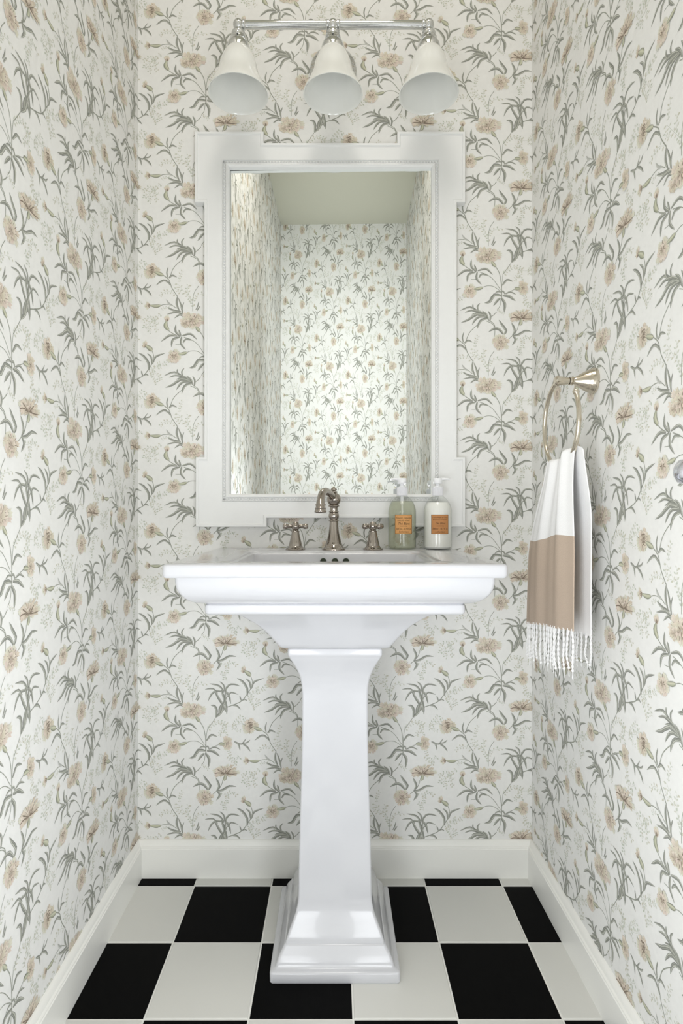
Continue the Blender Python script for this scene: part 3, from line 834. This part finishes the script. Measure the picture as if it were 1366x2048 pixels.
# silvered glass, very slightly turned in its frame
bm = bmesh.new()
t_ = math.tan(math.radians(0.62))
vs = []
for x, z in ((gx0 - 0.004, gz1 + 0.004), (gx1 + 0.004, gz1 + 0.004), (gx1 + 0.004, gz0 - 0.004), (gx0 - 0.004, gz0 - 0.004)):
    vs.append(bm.verts.new((x, -0.0050 - x * t_, z)))
vb = [bm.verts.new((v.co.x, v.co.y + 0.0012, v.co.z)) for v in vs]
bm.faces.new(vs); bm.faces.new(vb[::-1])
for i in range(4):
    j = (i + 1) % 4; bm.faces.new((vs[i], vb[i], vb[j], vs[j]))
obj('mirror_glass', bm, M_mirror, mirror)

# ------------------------------------------------------------------ vanity light
LY, LZ = -0.134, 2.198
LXs = (-0.240, -0.005, 0.233)
vl = thing('vanity_light', 'chrome bar wall light with three white bell glass shades, above the mirror', 'wall light', (0, 0, LZ))
bm = bmesh.new()
# oval back plate
seg = 48
ov = lambda rx, rz, y: [(-0.005 + rx * math.cos(2 * PI * i / seg), y, rz * math.sin(2 * PI * i / seg) - 0.02) for i in range(seg)]
loft(bm, [ov(0.064, 0.074, -0.0005), ov(0.064, 0.074, -0.006), ov(0.061, 0.071, -0.010), ov(0.056, 0.066, -0.0115), ov(0.052, 0.062, -0.016), ov(0.040, 0.050, -0.020), ov(0.02, 0.03, -0.022)])
obj('backplate', bm, M_chrome, vl, smooth=True, angle=40)
bm = bmesh.new()
tube(bm, [(-0.005, -0.015, -0.01), (-0.005, -0.06, -0.004), (-0.005, LY, 0.0)], 0.0095, 20, 10)
obj('arm', bm, M_chrome, vl, smooth=True, angle=40)
bm = bmesh.new()
Mr = Matrix.Translation((0, LY, 0)) @ Matrix.Rotation(PI / 2, 4, 'Y')
lathe(bm, [(0.0, LXs[0]), (0.0098, LXs[0]), (0.0098, LXs[2]), (0.0, LXs[2])], 32, Mr)
obj('bar', bm, M_chrome, vl, smooth=True, angle=40)
for k, x in enumerate(LXs):
    bm = bmesh.new()
    # ball joint on the bar with flanges, then the stepped socket cup
    M0 = Matrix.Translation((x, LY, 0))
    lathe(bm, [(0, -0.0135)] + [(0.0135 * math.cos(math.radians(a)), 0.0135 * math.sin(math.radians(a))) for a in range(-80, 81, 16)] + [(0, 0.0135)], 32, M0)
    for s in (-1, 1):
        if (k == 0 and s < 0) or (k == 2 and s > 0): continue
        Mx = Matrix.Translation((x, LY, 0)) @ Matrix.Rotation(s * PI / 2, 4, 'Y')
        lathe(bm, [(0.010, 0.010), (0.0118, 0.011), (0.0118, 0.0125), (0.0105, 0.0135), (0.0118, 0.0150), (0.0112, 0.0170), (0.0098, 0.018)], 28, Mx)
    lathe(bm, [(0.0075, -0.010), (0.0080, -0.015), (0.0130, -0.0165), (0.0160, -0.0190), (0.0175, -0.0225), (0.0178, -0.0265), (0.0168, -0.0290), (0.0185, -0.0305), (0.0200, -0.0330), (0.0206, -0.0370), (0.0208, -0.0410), (0.0226, -0.0430), (0.0250, -0.0465), (0.0272, -0.0520), (0.0286, -0.0580), (0.0292, -0.0640), (0.0292, -0.0680), (0.0280, -0.0690), (0.025, -0.066), (0.0, -0.062)], 40, M0)
    fo = obj('socket_cup', bm, M_chrome, vl, smooth=True, angle=40)
    bm = bmesh.new()
    Mx = Matrix.Translation((x, LY - 0.0200, -0.036)) @ Matrix.Rotation(PI / 2, 4, 'X')
    lathe(bm, [(0, -0.004), (0.0016, -0.004), (0.0016, 0.001), (0.0034, 0.002), (0.0036, 0.004), (0.0024, 0.0056), (0, 0.006)], 16, Mx)
    obj('screw', bm, M_chrome, fo, smooth=True, angle=40)
    bm = bmesh.new()
    ext = [(0.0270, -0.0620), (0.0290, -0.0655), (0.0320, -0.0700), (0.0355, -0.0750), (0.0395, -0.0830), (0.0430, -0.0920), (0.0456, -0.1010), (0.0474, -0.1100), (0.0492, -0.1180), (0.0525, -0.1270), (0.0570, -0.1370), (0.0625, -0.1480), (0.0685, -0.1600), (0.0722, -0.1680), (0.0738, -0.1725)]
    inn = [(r - 0.0030, z + 0.0008) for r, z in reversed(ext[1:])]
    lathe(bm, ext + [(0.0742, -0.1738), (0.0732, -0.1744)] + inn + [(0.0, -0.0660)], 64, M0)
    sh = obj('shade', bm, M_shade, vl, smooth=True, angle=60)

# ------------------------------------------------------------------ towel ring
RZ, RYc, RXp = 1.165, -(CAM_D - 1.182), 0.457
rg = thing('towel_ring', 'brushed nickel open towel ring on a bell-shaped mount, on the right wall', 'towel ring', (XR, -0.384, 1.255))
bm = bmesh.new()
Mx = Matrix.Rotation(-PI / 2, 4, 'Y')
lathe(bm, [(0, 0.0004), (0.0262, 0.0004), (0.0266, 0.002), (0.0266, 0.0045), (0.0252, 0.0058), (0.0250, 0.0080), (0.0240, 0.0092), (0.0238, 0.0115), (0.0226, 0.0130), (0.0210, 0.0170), (0.0180, 0.0230), (0.0145, 0.0290), (0.0112, 0.0345), (0.0085, 0.0390), (0.0070, 0.0420), (0.0066, 0.0435), (0.0090, 0.0445), (0.0092, 0.0460), (0.0066, 0.0475), (0.0064, 0.0490), (0.0085, 0.0500), (0.0082, 0.0520)], 40, Mx)
obj('mount', bm, M_nick2, rg, smooth=True, angle=40)
bm = bmesh.new()
lathe(bm, [(0.0068, 0.0515), (0.0072, 0.0540), (0.0085, 0.0640), (0.0094, 0.0720), (0.0094, 0.0735), (0.0108, 0.0740), (0.0112, 0.0760), (0.0106, 0.0785), (0.0085, 0.0800), (0.0070, 0.0820), (0.0, 0.0826)], 32, Mx)
obj('knob', bm, M_nick2, rg, smooth=True, angle=40)
bm = bmesh.new()
pts = []
for k in range(0, 25):
    a = math.radians(92 - k / 24 * 302 + 0)   # from the top, round the far side, bottom, up the near side
    a = math.radians(88 + k / 24 * (-302)) if False else math.radians(90 - k / 24 * 302)
    # angle measured so that cos>0 is the far side
    pts.append((RXp - XR, (RYc + 0.090 * math.cos(a)) + 0.384, RZ + 0.090 * math.sin(a) - 1.255))
tube(bm, pts, 0.0046, 16, 96)
obj('ring', bm, M_nick2, rg, smooth=True, angle=50)
bm = bmesh.new(); bmesh.ops.create_uvsphere(bm, u_segments=16, v_segments=10, radius=0.0066, matrix=Matrix.Translation(pts[-1]))
obj('ring_tip', bm, M_nick2, rg, smooth=True)

# ------------------------------------------------------------------ towel
M_towel = mat('white_cotton', rgb(244, 244, 244), 0.9, noise=(500, 0.03), bump=0.5, bscale=900)
M_taupe = mat('taupe_cotton', rgb(190, 172, 155), 0.9, noise=(300, 0.06), bump=0.5, bscale=900)
tw = thing('hand_towel', 'white fringed cotton hand towel with a wide taupe band, hanging through the towel ring', 'towel', (0.46, RYc, 0.76))
TX, TY, TZ = 0.46, RYc, 0.76
def dY(d): return d - CAM_D
NU = 72
def lerp(a, b_, t): return a + (b_ - a) * t
def sm(t): t = max(0, min(1, t)); return t * t * (3 - 2 * t)
def front(u, s):
    """u 0 far .. 1 near, s 0 top of saddle .. 1 lower hem of the taupe part"""
    far = lerp(1.250, 1.338, sm(s * 1.6) ** 0.8) if s < 0.62 else lerp(1.338, 1.345, (s - 0.62) / 0.38)
    near = lerp(1.112, 1.088, sm(s * 1.6))
    dd = lerp(far, near, u)
    zb = lerp(0.7285, 0.7620, u ** 0.8)
    zt = 1.090 - 0.010 * math.sin(PI * min(1, u * 1.25)) + 0.010 * u
    z = lerp(zt, zb, s)
    am = 0.0045 * (1 - 0.45 * s)
    x = 0.4395 + 0.011 * (1 - s) ** 3 + am * math.sin(u * 13 + 0.6 + s * 0.8) + 0.0022 * math.sin(u * 29 + 1.2) * (1 - 0.6 * s) + 0.004 * sm((u - 0.85) / 0.15)
    return (x, dY(dd), z)
def back(u, s):
    far = lerp(1.250, 1.300, sm(s * 1.5)); near = lerp(1.104, 1.118, sm(s * 0.9))
    dd = lerp(far, near, u)
    z = lerp(1.090 - 0.010 * math.sin(PI * min(1, u * 1.25)) + 0.010 * u, 0.738 + 0.008 * u, s)
    x = 0.4680 + 0.0145 * sm(s * 2.2 + 0.15) + 0.0035 * math.sin(u * 11 + 2 + s) * (1 - 0.3 * s) + 0.006 * s
    return (x, dY(dd), z)
def sheet(name, rows, m, par, split=None):
    bm = bmesh.new(); n = len(rows[0]); th = 0.0011
    F_ = [[bm.verts.new((p[0] - TX - th, p[1] - TY, p[2] - TZ)) for p in r] for r in rows]
    K_ = [[bm.verts.new((p[0] - TX + th, p[1] - TY, p[2] - TZ)) for p in r] for r in rows]
    R_ = len(rows)
    for i in range(R_ - 1):
        for j in range(n - 1):
            f = bm.faces.new((F_[i][j], F_[i][j + 1], F_[i + 1][j + 1], F_[i + 1][j]))
            g = bm.faces.new((K_[i][j], K_[i + 1][j], K_[i + 1][j + 1], K_[i][j + 1]))
            h = (j / (n - 1))
    for i in range(R_ - 1):
        bm.faces.new((F_[i][0], F_[i + 1][0], K_[i + 1][0], K_[i][0]))
        bm.faces.new((F_[i][-1], K_[i][-1], K_[i + 1][-1], F_[i + 1][-1]))
    for j in range(n - 1):
        bm.faces.new((F_[0][j], K_[0][j], K_[0][j + 1], F_[0][j + 1]))
        bm.faces.new((F_[-1][j], F_[-1][j + 1], K_[-1][j + 1], K_[-1][j]))
    return obj(name, bm, m, par, smooth=True, angle=60)
us = [i / NU for i in range(NU + 1)]
def sband(u):                       # the line where white turns to taupe, slightly wavy
    z = 0.921 + 0.021 * u - 0.004 * math.sin(u * 7)
    zt = 1.090 - 0.010 * math.sin(PI * min(1, u * 1.25)) + 0.010 * u; zb = lerp(0.7285, 0.7620, u ** 0.8)
    return (zt - z) / (zt - zb)
saddle = []
rows = []
for k in range(9):                   # over the ring
    a = PI * k / 8
    r = []
    for u in us:
        f0, b0 = front(u, 0.0), back(u, 0.0)
        cx = (f0[0] + b0[0]) / 2; hx = (b0[0] - f0[0]) / 2
        r.append((cx + hx * math.cos(a), lerp(b0[1], f0[1], k / 8), f0[2] + 0.010 * math.sin(a)))
    rows.append(r)
front_rows = [[front(u, sband(u) * k / 26) for u in us] for k in range(1, 27)]
back_rows = [[back(u, k / 36) for u in us] for k in range(36, 0, -1)]
sheet('white_cloth', back_rows + rows + front_rows, M_towel, tw)
sheet('taupe_band', [[front(u, lerp(sband(u), 1.0, k / 26)) for u in us] for k in range(27)], M_taupe, tw)
# twisted fringe cords
rt = random.Random(11)
def cord(p, L, near):
    bm = bmesh.new()
    x, y, z = p[0] - TX, p[1] - TY, p[2] - TZ
    w1, w2 = rt.uniform(-0.005, 0.005), rt.uniform(-0.005, 0.005)
    P = [(x, y, z + 0.004), (x + rt.uniform(-.001, .001), y + w1 * 0.5, z - L * 0.3), (x - 0.001, y + w1, z - L * 0.6), (x, y + w2, z - L * 0.85)]
    pts = catmull(P, 26)
    for s in (0, PI):                   # two strands wound round each other
        q = [(v.x + 0.0011 * math.cos(i * 0.95 + s), v.y + 0.0011 * math.sin(i * 0.95 + s), v.z) for i, v in enumerate(pts)]
        tube(bm, q, 0.00115, 6, 52)
    # knot and loose ends
    e = pts[-1]
    bmesh.ops.create_icosphere(bm, subdivisions=2, radius=0.0028, matrix=Matrix.Translation(e))
    for k in range(5):
        a = rt.uniform(-1, 1)
        tube(bm, [tuple(e), (e.x + a * 0.001, e.y + a * 0.003, e.z - L * 0.08), (e.x + a * 0.0015, e.y + a * 0.0065, e.z - L * 0.19)], [0.0008, 0.0006, 0.0003], 5, 5)
    # the fork that gathers the cord from the hem
    for s in (-1, 1):
        tube(bm, [(x, y + s * 0.0045, z + 0.002), (x, y + s * 0.0025, z - 0.004), (pts[4].x, pts[4].y, pts[4].z)], 0.0010, 6, 8)
    obj('fringe_cord', bm, M_towel, tw, smooth=True)
for i in range(17):
    cord(front(0.02 + 0.96 * i / 16, 1.0), rt.uniform(0.078, 0.094), 1)
for i in range(12):
    cord(back(0.02 + 0.97 * i / 11, 1.0), rt.uniform(0.060, 0.072), 0)

# ------------------------------------------------------------------ fixture at the right edge of the frame
hk = thing('wall_hook', 'polished chrome peg of a wall fixture just entering the right edge, on the right wall', 'hook', (XR, -0.765, 1.040))
bm = bmesh.new()
lathe(bm, [(0, 0.0004), (0.024, 0.0004), (0.025, 0.003), (0.023, 0.006), (0.014, 0.009), (0.009, 0.013), (0.008, 0.020), (0.008, 0.026), (0.0095, 0.030), (0.013, 0.033), (0.0165, 0.038), (0.0178, 0.043), (0.0165, 0.0485), (0.011, 0.053), (0.005, 0.0555), (0, 0.056)], 36, Matrix.Rotation(-PI / 2, 4, 'Y'))
obj('peg', bm, M_hook, hk, smooth=True, angle=40)
